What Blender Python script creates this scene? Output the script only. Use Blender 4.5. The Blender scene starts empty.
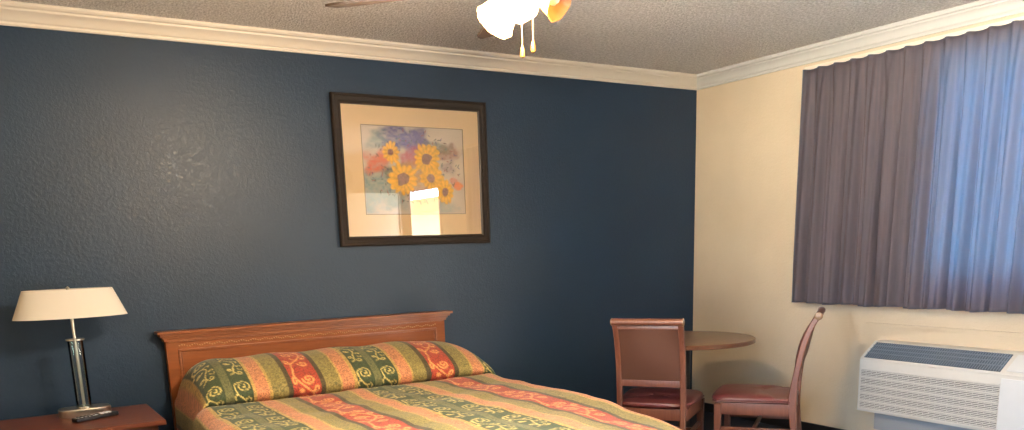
import bpy, bmesh, math, random
import numpy as np
from mathutils import Vector, Matrix

random.seed(4)
rng = np.random.default_rng(4)
PI = math.pi
C = bpy.context.scene.collection

# ---------------------------------------------------------------- materials
def new_mat(name):
    m = bpy.data.materials.new(name); m.use_nodes = True
    nt = m.node_tree; b = nt.nodes['Principled BSDF']
    return m, nt, b

def node(nt, kind, **kw):
    n = nt.nodes.new(kind)
    for k, v in kw.items():
        if k in n.inputs: n.inputs[k].default_value = v
        else: setattr(n, k, v)
    return n

def coords(nt, scale=(1, 1, 1), rot=(0, 0, 0)):
    tc = nt.nodes.new('ShaderNodeTexCoord'); mp = nt.nodes.new('ShaderNodeMapping')
    mp.inputs['Scale'].default_value = scale; mp.inputs['Rotation'].default_value = rot
    nt.links.new(tc.outputs['Object'], mp.inputs['Vector'])
    return mp.outputs['Vector']

def ramp(nt, fac, stops, interp='LINEAR'):
    r = nt.nodes.new('ShaderNodeValToRGB'); r.color_ramp.interpolation = interp
    els = r.color_ramp.elements
    while len(els) > 1: els.remove(els[-1])
    els[0].position = stops[0][0]; els[0].color = (*stops[0][1], 1)
    for p, c in stops[1:]:
        e = els.new(p); e.color = (*c, 1)
    nt.links.new(fac, r.inputs['Fac'])
    return r.outputs['Color']

def bump(nt, b, height, strength=.3, distance=.01):
    n = nt.nodes.new('ShaderNodeBump'); n.inputs['Strength'].default_value = strength
    n.inputs['Distance'].default_value = distance
    nt.links.new(height, n.inputs['Height']); nt.links.new(n.outputs['Normal'], b.inputs['Normal'])

def plain(name, col, rough=.5, metal=0., spec=.5, vary=0., vscale=8., bmp=0., bscale=200., **kw):
    m, nt, b = new_mat(name)
    b.inputs['Base Color'].default_value = (*col, 1)
    b.inputs['Roughness'].default_value = rough; b.inputs['Metallic'].default_value = metal
    b.inputs['Specular IOR Level'].default_value = spec
    for k, v in kw.items(): b.inputs[k].default_value = v
    v = coords(nt)
    n = node(nt, 'ShaderNodeTexNoise', Scale=vscale, Detail=4.); nt.links.new(v, n.inputs['Vector'])
    a = 1 - vary; c = 1 + vary
    col_out = ramp(nt, n.outputs['Fac'], [(.3, tuple(x * a for x in col)), (.7, tuple(min(1, x * c) for x in col))])
    nt.links.new(col_out, b.inputs['Base Color'])
    if bmp:
        n2 = node(nt, 'ShaderNodeTexNoise', Scale=bscale, Detail=3.); nt.links.new(v, n2.inputs['Vector'])
        bump(nt, b, n2.outputs['Fac'], bmp, .004)
    return m

def wall_paint(name, col, rough, spec=.5, strength=.35):
    """rolled paint on knock-down plaster"""
    m, nt, b = new_mat(name)
    b.inputs['Roughness'].default_value = rough; b.inputs['Specular IOR Level'].default_value = spec
    v = coords(nt)
    n = node(nt, 'ShaderNodeTexNoise', Scale=1.7, Detail=5.); nt.links.new(v, n.inputs['Vector'])
    co = ramp(nt, n.outputs['Fac'], [(.3, tuple(x * .93 for x in col)), (.7, tuple(x * 1.06 for x in col))])
    nt.links.new(co, b.inputs['Base Color'])
    n1 = node(nt, 'ShaderNodeTexNoise', Scale=55., Detail=5., Roughness=.6, Distortion=.6); nt.links.new(v, n1.inputs['Vector'])
    r = ramp(nt, n1.outputs['Fac'], [(.44, (0, 0, 0)), (.6, (1, 1, 1))])
    n2 = node(nt, 'ShaderNodeTexNoise', Scale=140., Detail=2.); nt.links.new(v, n2.inputs['Vector'])
    ad = node(nt, 'ShaderNodeMath', operation='MULTIPLY_ADD'); ad.inputs[1].default_value = .35
    nt.links.new(n2.outputs['Fac'], ad.inputs[0]); nt.links.new(r, ad.inputs[2])
    bump(nt, b, ad.outputs[0], strength, .004)
    rr = node(nt, 'ShaderNodeTexNoise', Scale=45., Detail=6., Roughness=.7); nt.links.new(v, rr.inputs['Vector'])
    mr = node(nt, 'ShaderNodeMapRange'); mr.inputs['From Min'].default_value = .38; mr.inputs['From Max'].default_value = .56
    mr.inputs['To Min'].default_value = rough - .07; mr.inputs['To Max'].default_value = rough + .04
    nt.links.new(rr.outputs['Fac'], mr.inputs['Value']); nt.links.new(mr.outputs[0], b.inputs['Roughness'])
    return m

def wood(name, dark, light, rough=.38, axis='X', scale=1.0, coat=.15):
    m, nt, b = new_mat(name)
    b.inputs['Roughness'].default_value = rough; b.inputs['Coat Weight'].default_value = coat
    b.inputs['Coat Roughness'].default_value = .25
    s = {'X': (1.2, 14, 14), 'Y': (14, 1.2, 14), 'Z': (14, 14, 1.2)}[axis]
    v = coords(nt, tuple(x * scale for x in s))
    n = node(nt, 'ShaderNodeTexNoise', Scale=3., Detail=8., Roughness=.65, Distortion=1.2); nt.links.new(v, n.inputs['Vector'])
    co = ramp(nt, n.outputs['Fac'], [(.3, dark), (.5, tuple((a + c) / 2 for a, c in zip(dark, light))), (.72, light)])
    nt.links.new(co, b.inputs['Base Color'])
    bump(nt, b, n.outputs['Fac'], .08, .002)
    return m

def vertex_paint(name, rough, brocade):
    """colour comes from a per-vertex dye pattern; brocade adds a fine woven figure"""
    m, nt, b = new_mat(name)
    b.inputs['Roughness'].default_value = rough
    at = nt.nodes.new('ShaderNodeAttribute'); at.attribute_name = 'dye'
    if brocade:
        uv = nt.nodes.new('ShaderNodeUVMap'); uv.uv_map = 'cloth'
        n = node(nt, 'ShaderNodeTexNoise', Scale=62., Detail=3., Roughness=.7, Distortion=2.2)
        nt.links.new(uv.outputs['UV'], n.inputs['Vector'])
        f = ramp(nt, n.outputs['Fac'], [(.43, (.60, .62, .58)), (.56, (1.40, 1.36, 1.18))])
        mx = node(nt, 'ShaderNodeMix', data_type='RGBA', blend_type='MULTIPLY'); mx.inputs[0].default_value = 1.
        nt.links.new(at.outputs['Color'], mx.inputs[6]); nt.links.new(f, mx.inputs[7])
        nt.links.new(mx.outputs[2], b.inputs['Base Color'])
        b.inputs['Sheen Weight'].default_value = .15
        n3 = node(nt, 'ShaderNodeTexNoise', Scale=9., Detail=4.)
        nt.links.new(uv.outputs['UV'], n3.inputs['Vector'])
        ad = node(nt, 'ShaderNodeMath', operation='MULTIPLY_ADD'); ad.inputs[1].default_value = .08
        nt.links.new(n.outputs['Fac'], ad.inputs[0]); nt.links.new(n3.outputs['Fac'], ad.inputs[2])
        bump(nt, b, ad.outputs[0], .5, .012)
    else:
        nt.links.new(at.outputs['Color'], b.inputs['Base Color'])
    return m

M = {}
M['blue'] = wall_paint('navy_satin_paint', (.0150, .035, .069), .36, .31, .17)
M['beige'] = wall_paint('beige_paint', (.63, .515, .365), .6, .3, .22)
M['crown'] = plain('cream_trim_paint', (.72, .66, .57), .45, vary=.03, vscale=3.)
M['crown_side'] = plain('darkened_trim_paint', (.57, .56, .53), .4, vary=.03, vscale=3.)  # same moulding as the back wall, darkened to offset strong window light
M['headboard'] = wood('orange_cherry_wood', (.195, .050, .007), (.265, .074, .012), .45, 'X', 1.0, .05)
M['headboard'].node_tree.nodes['Principled BSDF'].inputs['Specular IOR Level'].default_value = .3
M['headboard_edge'] = wood('orange_cherry_moulding', (.17, .042, .009), (.30, .095, .022), .36, 'X', 1.4, .08)
M['carving'] = plain('gilded_carving', (.34, .16, .05), .45)
M['night_wood'] = wood('red_cherry_wood', (.105, .026, .012), (.17, .048, .022), .33, 'X')
M['chair_wood'] = wood('chair_stained_wood', (.115, .037, .020), (.18, .064, .036), .42, 'Z')
M['table_wood'] = wood('table_laminate', (.15, .082, .042), (.22, .125, .068), .35, 'X')
M['table_edge'] = wood('table_edge_wood', (.10, .04, .02), (.15, .065, .035), .35, 'X')
M['vinyl_red'] = plain('burgundy_vinyl', (.115, .025, .025), .36, vary=.12, vscale=14., bmp=.15, bscale=90.)
M['vinyl_brown'] = plain('brown_vinyl', (.092, .036, .021), .55, vary=.06, vscale=5.)
M['vinyl_grey'] = plain('grey_brown_vinyl', (.092, .036, .021), .55, vary=.06, vscale=5.)
M['nickel'] = plain('brushed_nickel', (.62, .58, .52), .28, 1., vary=.03)
M['dark_metal'] = plain('dark_painted_metal', (.03, .03, .034), .4, .6)
M['black'] = plain('black_plastic', (.012, .012, .014), .35, vary=.1)
M['silver_key'] = plain('silver_rubber_key', (.75, .75, .78), .4, .0)
M['frame_wood'] = wood('brown_frame_wood', (.014, .009, .006), (.026, .017, .011), .5, 'X', 1.0, .0)
M['frame_wood'].node_tree.nodes['Principled BSDF'].inputs['Specular IOR Level'].default_value = .2
M['frame_dark'] = plain('dark_frame_edge', (.035, .025, .018), .4)
M['mat'] = plain('cream_mat_board', (.78, .55, .30), .8, vary=.02, vscale=3.)
M['mat_line'] = plain('mat_bevel_line', (.25, .19, .12), .7)
M['ac_body'] = plain('ac_cream_plastic', (.62, .59, .53), .45, vary=.02)
M['ac_panel'] = plain('ac_panel_plastic', (.66, .66, .64), .4, vary=.02)
M['ac_slot'] = plain('ac_grille_shadow_plastic', (.11, .11, .11), .7)
M['ac_mesh'] = plain('ac_vent_grey_plastic', (.07, .09, .12), .7)
M['ac_vane'] = plain('ac_vane_grey_plastic', (.17, .21, .26), .6)
M['ac_shade_sleeve'] = plain('sleeve_shade_grey', (.30, .31, .32), .5)  # grey set to the tone of the shade under the cover
M['fan_wood'] = wood('fan_blade_wood', (.06, .035, .022), (.11, .065, .04), .4, 'X')
M['brass'] = plain('polished_brass', (.78, .55, .22), .22, 1., vary=.03)
M['cord'] = plain('pull_cord', (.2, .15, .08), .5)
M['fob'] = plain('amber_pull_fob', (.16, .075, .015), .35)
M['window_white'] = plain('white_vinyl_frame', (.75, .75, .72), .4)
M['mattress'] = plain('mattress_ticking', (.7, .68, .62), .8, vary=.03)
M['bed_metal'] = plain('bed_frame_steel', (.05, .045, .04), .45, .8)
M['door_paint'] = plain('door_paint', (.62, .56, .45), .45)
M['concrete'] = plain('concrete', (.55, .53, .49), .85, vary=.15, vscale=2., bmp=.2, bscale=30.)
M['stucco'] = plain('cream_stucco', (.72, .58, .38), .85, vary=.06, vscale=2., bmp=.2, bscale=30.)
M['fascia'] = plain('orange_fascia', (.62, .24, .08), .6, vary=.05)
M['curtain_rod'] = plain('white_traverse_rod', (.75, .70, .58), .35)
M['spread'] = vertex_paint('striped_brocade', .75, True)
M['print'] = vertex_paint('watercolour_print', .75, False)

def ceiling_mat():
    m, nt, b = new_mat('popcorn_ceiling'); b.inputs['Roughness'].default_value = .95
    b.inputs['Specular IOR Level'].default_value = .15
    v = coords(nt)
    n = node(nt, 'ShaderNodeTexVoronoi', Scale=85.); nt.links.new(v, n.inputs['Vector'])
    n2 = node(nt, 'ShaderNodeTexNoise', Scale=60., Detail=6., Roughness=.75); nt.links.new(v, n2.inputs['Vector'])
    co = ramp(nt, n2.outputs['Fac'], [(.40, (.66, .63, .59)), (.60, (.98, .95, .91))]); nt.links.new(co, b.inputs['Base Color'])
    mu = node(nt, 'ShaderNodeMath', operation='SUBTRACT'); nt.links.new(n2.outputs['Fac'], mu.inputs[0]); nt.links.new(n.outputs['Distance'], mu.inputs[1])
    bump(nt, b, mu.outputs[0], .8, .012)
    return m
M['ceiling'] = ceiling_mat()

def carpet_mat():
    m, nt, b = new_mat('navy_carpet'); b.inputs['Roughness'].default_value = .95; b.inputs['Specular IOR Level'].default_value = .1
    v = coords(nt)
    n = node(nt, 'ShaderNodeTexNoise', Scale=160., Detail=4.); nt.links.new(v, n.inputs['Vector'])
    co = ramp(nt, n.outputs['Fac'], [(.35, (.018, .022, .035)), (.65, (.04, .05, .075))]); nt.links.new(co, b.inputs['Base Color'])
    bump(nt, b, n.outputs['Fac'], .8, .008)
    return m
M['carpet'] = carpet_mat()

def curtain_mat():
    m, nt, b = new_mat('grey_brown_curtain_cloth'); b.inputs['Roughness'].default_value = .7
    b.inputs['Sheen Weight'].default_value = .1
    uv = nt.nodes.new('ShaderNodeUVMap'); uv.uv_map = 'cloth'
    mp = nt.nodes.new('ShaderNodeMapping'); mp.inputs['Scale'].default_value = (1, .02, 1); nt.links.new(uv.outputs['UV'], mp.inputs['Vector'])
    n = node(nt, 'ShaderNodeTexNoise', Scale=26., Detail=5., Roughness=.7); nt.links.new(mp.outputs['Vector'], n.inputs['Vector'])
    co = ramp(nt, n.outputs['Fac'], [(.34, (.082, .064, .074)), (.5, (.112, .086, .098)), (.66, (.145, .110, .118))])
    nt.links.new(co, b.inputs['Base Color'])
    t = nt.nodes.new('ShaderNodeBsdfTranslucent'); t.inputs['Color'].default_value = (.20, .44, .68, 1)  # blue put into the cloth to imitate the hazy glow at the right
    mx = nt.nodes.new('ShaderNodeMixShader'); mx.inputs[0].default_value = .30
    nt.links.new(b.outputs[0], mx.inputs[1]); nt.links.new(t.outputs[0], mx.inputs[2])
    nt.links.new(mx.outputs[0], nt.nodes['Material Output'].inputs['Surface'])
    return m
M['curtain'] = curtain_mat()

def lampshade_mat():
    m, nt, b = new_mat('cream_linen_shade'); b.inputs['Base Color'].default_value = (.86, .82, .74, 1); b.inputs['Roughness'].default_value = .8
    v = coords(nt); n = node(nt, 'ShaderNodeTexNoise', Scale=300., Detail=2.); nt.links.new(v, n.inputs['Vector']); bump(nt, b, n.outputs['Fac'], .1, .001)
    t = nt.nodes.new('ShaderNodeBsdfTranslucent'); t.inputs['Color'].default_value = (.85, .78, .66, 1)
    mx = nt.nodes.new('ShaderNodeMixShader'); mx.inputs[0].default_value = .35
    nt.links.new(b.outputs[0], mx.inputs[1]); nt.links.new(t.outputs[0], mx.inputs[2])
    nt.links.new(mx.outputs[0], nt.nodes['Material Output'].inputs['Surface'])
    return m
M['linen'] = lampshade_mat()

def glass_mat(name, tint=(1, 1, 1), rough=0.0, ior=1.5):
    """thin pane: mirror by Fresnel over straight-through"""
    m, nt, b = new_mat(name); nt.nodes.remove(b)
    fr = node(nt, 'ShaderNodeFresnel', IOR=ior)
    tr = nt.nodes.new('ShaderNodeBsdfTransparent'); tr.inputs['Color'].default_value = (*tint, 1)
    gl = nt.nodes.new('ShaderNodeBsdfGlossy'); gl.inputs['Roughness'].default_value = rough
    mx = nt.nodes.new('ShaderNodeMixShader')
    nt.links.new(fr.outputs[0], mx.inputs[0]); nt.links.new(tr.outputs[0], mx.inputs[1]); nt.links.new(gl.outputs[0], mx.inputs[2])
    nt.links.new(mx.outputs[0], nt.nodes['Material Output'].inputs['Surface'])
    return m
M['pane'] = glass_mat('window_glass')
M['picture_glass'] = glass_mat('picture_glass', ior=1.6)
M['tube_glass'] = glass_mat('smoky_tube_glass', (.90, .96, .97), .02, 1.35)

def frosted(name, emit, col, through=.45, base=(.85, .72, .5)):
    m, nt, b = new_mat(name)
    b.inputs['Base Color'].default_value = (*base, 1); b.inputs['Roughness'].default_value = .4
    b.inputs['Emission Color'].default_value = (*col, 1); b.inputs['Emission Strength'].default_value = emit
    tr = nt.nodes.new('ShaderNodeBsdfTransparent'); tr.inputs['Color'].default_value = (1, .85, .62, 1)
    tl = nt.nodes.new('ShaderNodeBsdfTranslucent'); tl.inputs['Color'].default_value = (base[0] * 1.1, base[1] * .97, base[2] * .8, 1)
    m1 = nt.nodes.new('ShaderNodeMixShader'); m1.inputs[0].default_value = .5
    nt.links.new(b.outputs[0], m1.inputs[1]); nt.links.new(tl.outputs[0], m1.inputs[2])
    m2 = nt.nodes.new('ShaderNodeMixShader'); m2.inputs[0].default_value = through
    nt.links.new(m1.outputs[0], m2.inputs[1]); nt.links.new(tr.outputs[0], m2.inputs[2])
    nt.links.new(m2.outputs[0], nt.nodes['Material Output'].inputs['Surface'])
    return m
M['shade_lit'] = frosted('frosted_glass_lit', 14., (1, .80, .52), .75)
M['shade_dim'] = frosted('frosted_glass_dim', .12, (1, .62, .30), .12, (.46, .31, .15))
mb_, nt_, b_ = new_mat('glowing_bulb'); b_.inputs['Emission Color'].default_value = (1, .82, .58, 1); b_.inputs['Emission Strength'].default_value = 40
M['bulb'] = mb_

# ---------------------------------------------------------------- mesh helpers
def link(name, me, mat, parent=None, smooth=True, auto=None):
    o = bpy.data.objects.new(name, me); C.objects.link(o)
    if mat is not None and not me.materials: me.materials.append(mat)
    if parent is not None: o.parent = parent
    if smooth:
        me.shade_smooth() if hasattr(me, 'shade_smooth') else None
        if auto is not None and hasattr(me, 'set_sharp_from_angle'): me.set_sharp_from_angle(angle=math.radians(auto))
    return o

def obj(name, bm, mat, parent=None, auto=35):
    me = bpy.data.meshes.new(name)
    bmesh.ops.recalc_face_normals(bm, faces=bm.faces)
    bm.to_mesh(me); bm.free()
    return link(name, me, mat, parent, True, auto)

def add_box(bm, x0, x1, y0, y1, z0, z1, bev=0., seg=2, mat=None):
    vs = [bm.verts.new((x, y, z)) for z in (z0, z1) for y in (y0, y1) for x in (x0, x1)]
    fs = [bm.faces.new([vs[i] for i in f]) for f in ((0, 2, 3, 1), (4, 5, 7, 6), (0, 1, 5, 4), (2, 6, 7, 3), (0, 4, 6, 2), (1, 3, 7, 5))]
    if bev:
        es = list({e for f in fs for e in f.edges})
        r = bmesh.ops.bevel(bm, geom=es, offset=bev, segments=seg, affect='EDGES', profile=.7)
        vs = list({v for f in r['faces'] for v in f.verts} | {v for v in vs if v.is_valid})
    if mat is not None:
        bmesh.ops.transform(bm, matrix=mat, verts=[v for v in vs if v.is_valid])
    return vs

def box(name, x0, x1, y0, y1, z0, z1, m, parent=None, bev=.004, seg=2):
    bm = bmesh.new(); add_box(bm, x0, x1, y0, y1, z0, z1, bev, seg)
    return obj(name, bm, m, parent)

def add_loft(bm, rings, cap=True, closed=True):
    rs = [[bm.verts.new(p) for p in r] for r in rings]
    n = len(rs[0])
    for a, b in zip(rs, rs[1:]):
        for i in range(n if closed else n - 1):
            j = (i + 1) % n
            bm.faces.new((a[i], a[j], b[j], b[i]))
    if cap and closed:
        bm.faces.new(rs[0][::-1]); bm.faces.new(rs[-1])
    return rs

def add_lathe(bm, prof, n=32, sx=1., sy=1., cx=0, cy=0, power=2.):
    rings = []
    for r, z in prof:
        ring = []
        for i in range(n):
            a = 2 * PI * i / n; c, s = math.cos(a), math.sin(a)
            px = math.copysign(abs(c) ** (2 / power), c); py = math.copysign(abs(s) ** (2 / power), s)
            ring.append((cx + r * px * sx, cy + r * py * sy, z))
        rings.append(ring)
    return add_loft(bm, rings)

def add_tube(bm, pts, r, n=12, rx=None):
    """tube through pts; r scalar or list"""
    pts = [Vector(p) for p in pts]; rings = []
    up = Vector((0, 0, 1)); prev = None
    for i, p in enumerate(pts):
        t = (pts[min(i + 1, len(pts) - 1)] - pts[max(i - 1, 0)]).normalized()
        if prev is None:
            a = t.cross(up)
            if a.length < 1e-3: a = t.cross(Vector((1, 0, 0)))
            a.normalize()
        else:
            a = (prev - t * prev.dot(t)).normalized()
        prev = a; b = t.cross(a)
        rr = r[i] if isinstance(r, (list, tuple)) else r
        rings.append([tuple(p + (a * math.cos(2 * PI * k / n) + b * math.sin(2 * PI * k / n)) * rr) for k in range(n)])
    return add_loft(bm, rings)

def add_bar(bm, pts, w, d):
    """rectangular bar in the YZ plane following pts=(y,z); w = x width list/scalar given as (x0,x1); d thickness along y"""
    rings = []
    for i, (y, z) in enumerate(pts):
        a = Vector(pts[max(i - 1, 0)]); b = Vector(pts[min(i + 1, len(pts) - 1)])
        t = (b - a).normalized(); nrm = Vector((t.y, -t.x))
        dd = d[i] if isinstance(d, (list, tuple)) else d
        x0, x1 = w
        p = Vector((y, z))
        q0 = p + nrm * dd / 2; q1 = p - nrm * dd / 2
        e = min(.005, dd * .3)
        q0i = p + nrm * (dd / 2 - e); q1i = p - nrm * (dd / 2 - e)
        rings.append([(x0 + e, q0.x, q0.y), (x1 - e, q0.x, q0.y), (x1, q0i.x, q0i.y), (x1, q1i.x, q1i.y),
                      (x1 - e, q1.x, q1.y), (x0 + e, q1.x, q1.y), (x0, q1i.x, q1i.y), (x0, q0i.x, q0i.y)])
    return add_loft(bm, rings)

def extrude_profile(name, prof, a, b, m, axis, parent=None, auto=25):
    """prof: list of (out, z); axis 'x': runs along x from a to b with out -> -y; axis 'y': runs along y with out -> -x"""
    bm = bmesh.new(); rings = []
    for t in (a, b):
        rings.append([((t, -o, z) if axis == 'x' else (-o, t, z)) for o, z in prof])
    add_loft(bm, rings)
    return obj(name, bm, m, parent, auto)

def tag(o, label, cat, group=None):
    o['label'] = label; o['category'] = cat
    if group: o['group'] = group
    return o

def thing(name, label, cat, loc=(0, 0, 0), rz=0., group=None):
    o = bpy.data.objects.new(name, None); C.objects.link(o); o.empty_display_size = .1
    o.location = loc; o.rotation_euler = (0, 0, rz)
    return tag(o, label, cat, group)

def struct(o):
    o['kind'] = 'structure'; return o

def dup(root, loc, rz, label):
    r = root.copy(); C.objects.link(r); r.location = loc; r.rotation_euler = (0, 0, rz); r['label'] = label
    for ch in list(root.children):
        c = ch.copy(); C.objects.link(c); c.parent = r
        for g in ch.children:
            d = g.copy(); C.objects.link(d); d.parent = c
    return r

# ---------------------------------------------------------------- room
ZC = 2.585; XL = -5.7; YF = -7.2
T = .14
struct(box('floor', XL - T, T, YF - T, T, -.12, 0, M['carpet'], bev=0))
struct(box('ceiling', XL - T, T, YF - T, T, ZC, ZC + .12, M['ceiling'], bev=0))
struct(box('wall_back', XL - T, 0, 0, T, 0, ZC, M['blue'], bev=0))
VY0, VY1, VZ0, VZ1 = -6.6, -3.3, .55, 2.35
bm = bmesh.new()
add_box(bm, XL - T, XL, YF, VY0, 0, ZC); add_box(bm, XL - T, XL, VY1, 0, 0, ZC)
add_box(bm, XL - T, XL, VY0, VY1, 0, VZ0); add_box(bm, XL - T, XL, VY0, VY1, VZ1, ZC)
struct(obj('wall_left', bm, M['beige']))
w2 = bpy.data.objects.new('added_fill_window', None); C.objects.link(w2); struct(w2)  # unseen window added to bring fill light into the room
bm = bmesh.new()
for ya, yb in ((VY0, VY0 + .05), (VY1 - .05, VY1), ((VY0 + VY1) / 2 - .025, (VY0 + VY1) / 2 + .025)): add_box(bm, XL - .10, XL - .03, ya, yb, VZ0, VZ1, .004)
for za, zb in ((VZ0, VZ0 + .05), (VZ1 - .05, VZ1)): add_box(bm, XL - .10, XL - .03, VY0, VY1, za, zb, .004)
obj('window_frame', bm, M['window_white'], w2)
box('pane', XL - .068, XL - .064, VY0 + .04, VY1 - .04, VZ0 + .04, VZ1 - .04, M['pane'], w2, bev=0)
struct(box('wall_front', XL - T, T, YF - T, YF, 0, ZC, M['beige'], bev=0))
# right wall with the window and the doorway
WY0, WY1, WZ0, WZ1 = -3.45, -2.0, 1.02, 2.33
DY0, DY1, DZ = -5.55, -4.42, 2.10
bm = bmesh.new()
add_box(bm, 0, T, WY1, T, 0, ZC)
add_box(bm, 0, T, WY0, WY1, 0, WZ0)
add_box(bm, 0, T, WY0, WY1, WZ1, ZC)
add_box(bm, 0, T, DY1, WY0, 0, ZC)
add_box(bm, 0, T, DY0, DY1, DZ, ZC)
add_box(bm, 0, T, YF, DY0, 0, ZC)
struct(obj('wall_right', bm, M['beige']))

# window in the wall behind the curtain
w = bpy.data.objects.new('window_1', None); C.objects.link(w); struct(w)
bm = bmesh.new()
fw = .05
add_box(bm, .03, .10, WY0, WY0 + fw, WZ0, WZ1, .004); add_box(bm, .03, .10, WY1 - fw, WY1, WZ0, WZ1, .004)
add_box(bm, .03, .10, WY0 + fw, WY1 - fw, WZ0, WZ0 + fw, .004); add_box(bm, .03, .10, WY0 + fw, WY1 - fw, WZ1 - fw, WZ1, .004)
ym = (WY0 + WY1) / 2
add_box(bm, .035, .095, ym - .025, ym + .025, WZ0 + fw, WZ1 - fw, .004)
obj('window_frame', bm, M['window_white'], w)
box('pane', .062, .066, WY0 + fw - .005, WY1 - fw + .005, WZ0 + fw - .005, WZ1 - fw + .005, M['pane'], w, bev=0)
struct(box('trim_1', -.016, .0, -3.5, -1.60, .785, .808, M['beige'], bev=.003))

# open doorway behind the photographer's right shoulder
d = bpy.data.objects.new('door_1', None); C.objects.link(d); struct(d)
bm = bmesh.new()
add_box(bm, -.015, T + .01, DY0 - .07, DY0, 0, DZ + .07, .004); add_box(bm, -.015, T + .01, DY1, DY1 + .07, 0, DZ + .07, .004)
add_box(bm, -.015, T + .01, DY0, DY1, DZ, DZ + .07, .004)
obj('door_frame', bm, M['door_paint'], d)
leaf = box('door_leaf', -.90, -.03, DY0 - .06, DY0 - .02, .01, DZ - .01, M['door_paint'], d, bev=.003)
bm = bmesh.new(); add_tube(bm, [(-.82, DY0 - .02, 1.0), (-.82, DY0 + .03, 1.0), (-.74, DY0 + .035, 1.0)], .01, 10)
obj('door_handle', bm, M['brass'], leaf)

# crown moulding
prof = [(0, 2.470), (.010, 2.470), (.014, 2.478), (.014, 2.490), (.022, 2.497), (.030, 2.515), (.046, 2.535), (.060, 2.545), (.062, 2.556),
        (.074, 2.561), (.080, 2.572), (.080, ZC), (0, ZC)]
prof = [(o, z + .019 * (ZC - z) / (ZC - 2.47)) for o, z in prof]
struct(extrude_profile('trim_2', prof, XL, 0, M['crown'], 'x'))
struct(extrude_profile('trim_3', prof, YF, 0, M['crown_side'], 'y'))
# base trim along both walls
struct(box('baseboard_right', -.012, 0, DY1 + .08, -.012, 0, .07, M['dark_metal'], bev=.003))
struct(box('baseboard_back', XL, 0, -.012, 0, 0, .07, M['dark_metal'], bev=.003))

# outside: walkway and the building across the lot (seen mirrored in the picture glass)
struct(box('ground', T, 1.6, -12, 3, -.2, -.02, M['concrete'], bev=0))
ob = bpy.data.objects.new('wall_outside', None); C.objects.link(ob); ob.location = (9, -22, 0); struct(ob)
box('wall', 0, 3, -32, 22, -.02, 2.62, M['stucco'], ob, bev=0)
box('roof_fascia', -.5, 3.4, -32.4, 22.4, 2.62, 3.05, M['fascia'], ob, bev=.01)

# ---------------------------------------------------------------- framed picture
FX0, FX1, FZ0, FZ1 = -2.966, -1.903, 1.390, 2.286
pic = thing('framed_picture', 'brown framed sunflower print with a wide cream mat on the blue wall', 'picture', ((FX0 + FX1) / 2, 0, FZ0))
px, pz = pic.location.x, pic.location.z
def rect_frame(bm, x0, x1, z0, z1, prof):
    """prof: list of (inset, depth) closed profile; mitred rectangle in the XZ plane, depth toward -y"""
    rings = []
    for sx, sz in ((0, 0), (1, 0), (1, 1), (0, 1)):
        rings.append([((x0 + i) if sx == 0 else (x1 - i), -dp, (z0 + i) if sz == 0 else (z1 - i)) for i, dp in prof])
    vs = [[bm.verts.new(p) for p in r] for r in rings]
    n = len(prof)
    for a in range(4):
        b = (a + 1) % 4
        for i in range(n):
            j = (i + 1) % n
            bm.faces.new((vs[a][i], vs[a][j], vs[b][j], vs[b][i]))
bm = bmesh.new()
rect_frame(bm, FX0 - px, FX1 - px, 0, FZ1 - pz, [(0, .003), (0, .028), (.006, .034), (.014, .034), (.018, .029), (.040, .024), (.045, .027), (.050, .026), (.054, .020), (.054, .003)])
obj('frame', bm, M['frame_wood'], pic, 20)
bm = bmesh.new()
rect_frame(bm, FX0 - px + .052, FX1 - px - .052, .052, FZ1 - pz - .052, [(0, .006), (0, .022), (.008, .018), (.008, .006)])
fl = obj('frame_lip', bm, M['frame_dark'], pic, 20); fl['label'] = 'dark inner lip of the frame'
AX0, AX1, AZ0, AZ1 = -2.782 - px, -2.080 - px, 1.583 - pz, 2.112 - pz
bm = bmesh.new()
rect_frame(bm, FX0 - px + .05, FX1 - px - .05, .05, FZ1 - pz - .05, [(0, .006), (0, .012), (AX0 - (FX0 - px + .05), .012), (AX0 - (FX0 - px + .05), .006)])
me_ = bm
# move the inner ring of the mat on to the print opening
for v in bm.verts:
    if abs(v.co.x - (AX0)) < 1e-4: v.co.x = AX0
    elif abs(v.co.x - (FX1 - px - .05 - (AX0 - (FX0 - px + .05)))) < 1e-4: v.co.x = AX1
    else: continue
    v.co.z = AZ0 if v.co.z < (AZ0 + AZ1) / 2 else AZ1
obj('mat_board', bm, M['mat'], pic, 20)
bm = bmesh.new(); rect_frame(bm, AX0 - .003, AX1 + .003, AZ0 - .003, AZ1 + .003, [(0, .008), (0, .0132), (.004, .0132), (.004, .008)])
ml = obj('mat_bevel', bm, M['mat_line'], pic, 20)

def smooth(e0, e1, x):
    t = np.clip((x - e0) / (e1 - e0 + 1e-9), 0, 1); return t * t * (3 - 2 * t)

def lin(c): return np.array([((v / 255) / 12.92 if v / 255 <= .04045 else ((v / 255 + .055) / 1.055) ** 2.4) for v in c])

def vnoise(x, y, seed, cells):
    g = np.random.default_rng(seed).random((cells + 3, cells * 3 + 3))
    xi = np.clip(x * cells, 0, cells * 3 - .001); yi = np.clip(y * cells, 0, cells - .001)
    x0 = xi.astype(int); y0 = yi.astype(int); fx = xi - x0; fy = yi - y0
    fx = fx * fx * (3 - 2 * fx); fy = fy * fy * (3 - 2 * fy)
    return (g[y0, x0] * (1 - fx) + g[y0, x0 + 1] * fx) * (1 - fy) + (g[y0 + 1, x0] * (1 - fx) + g[y0 + 1, x0 + 1] * fx) * fy

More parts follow.
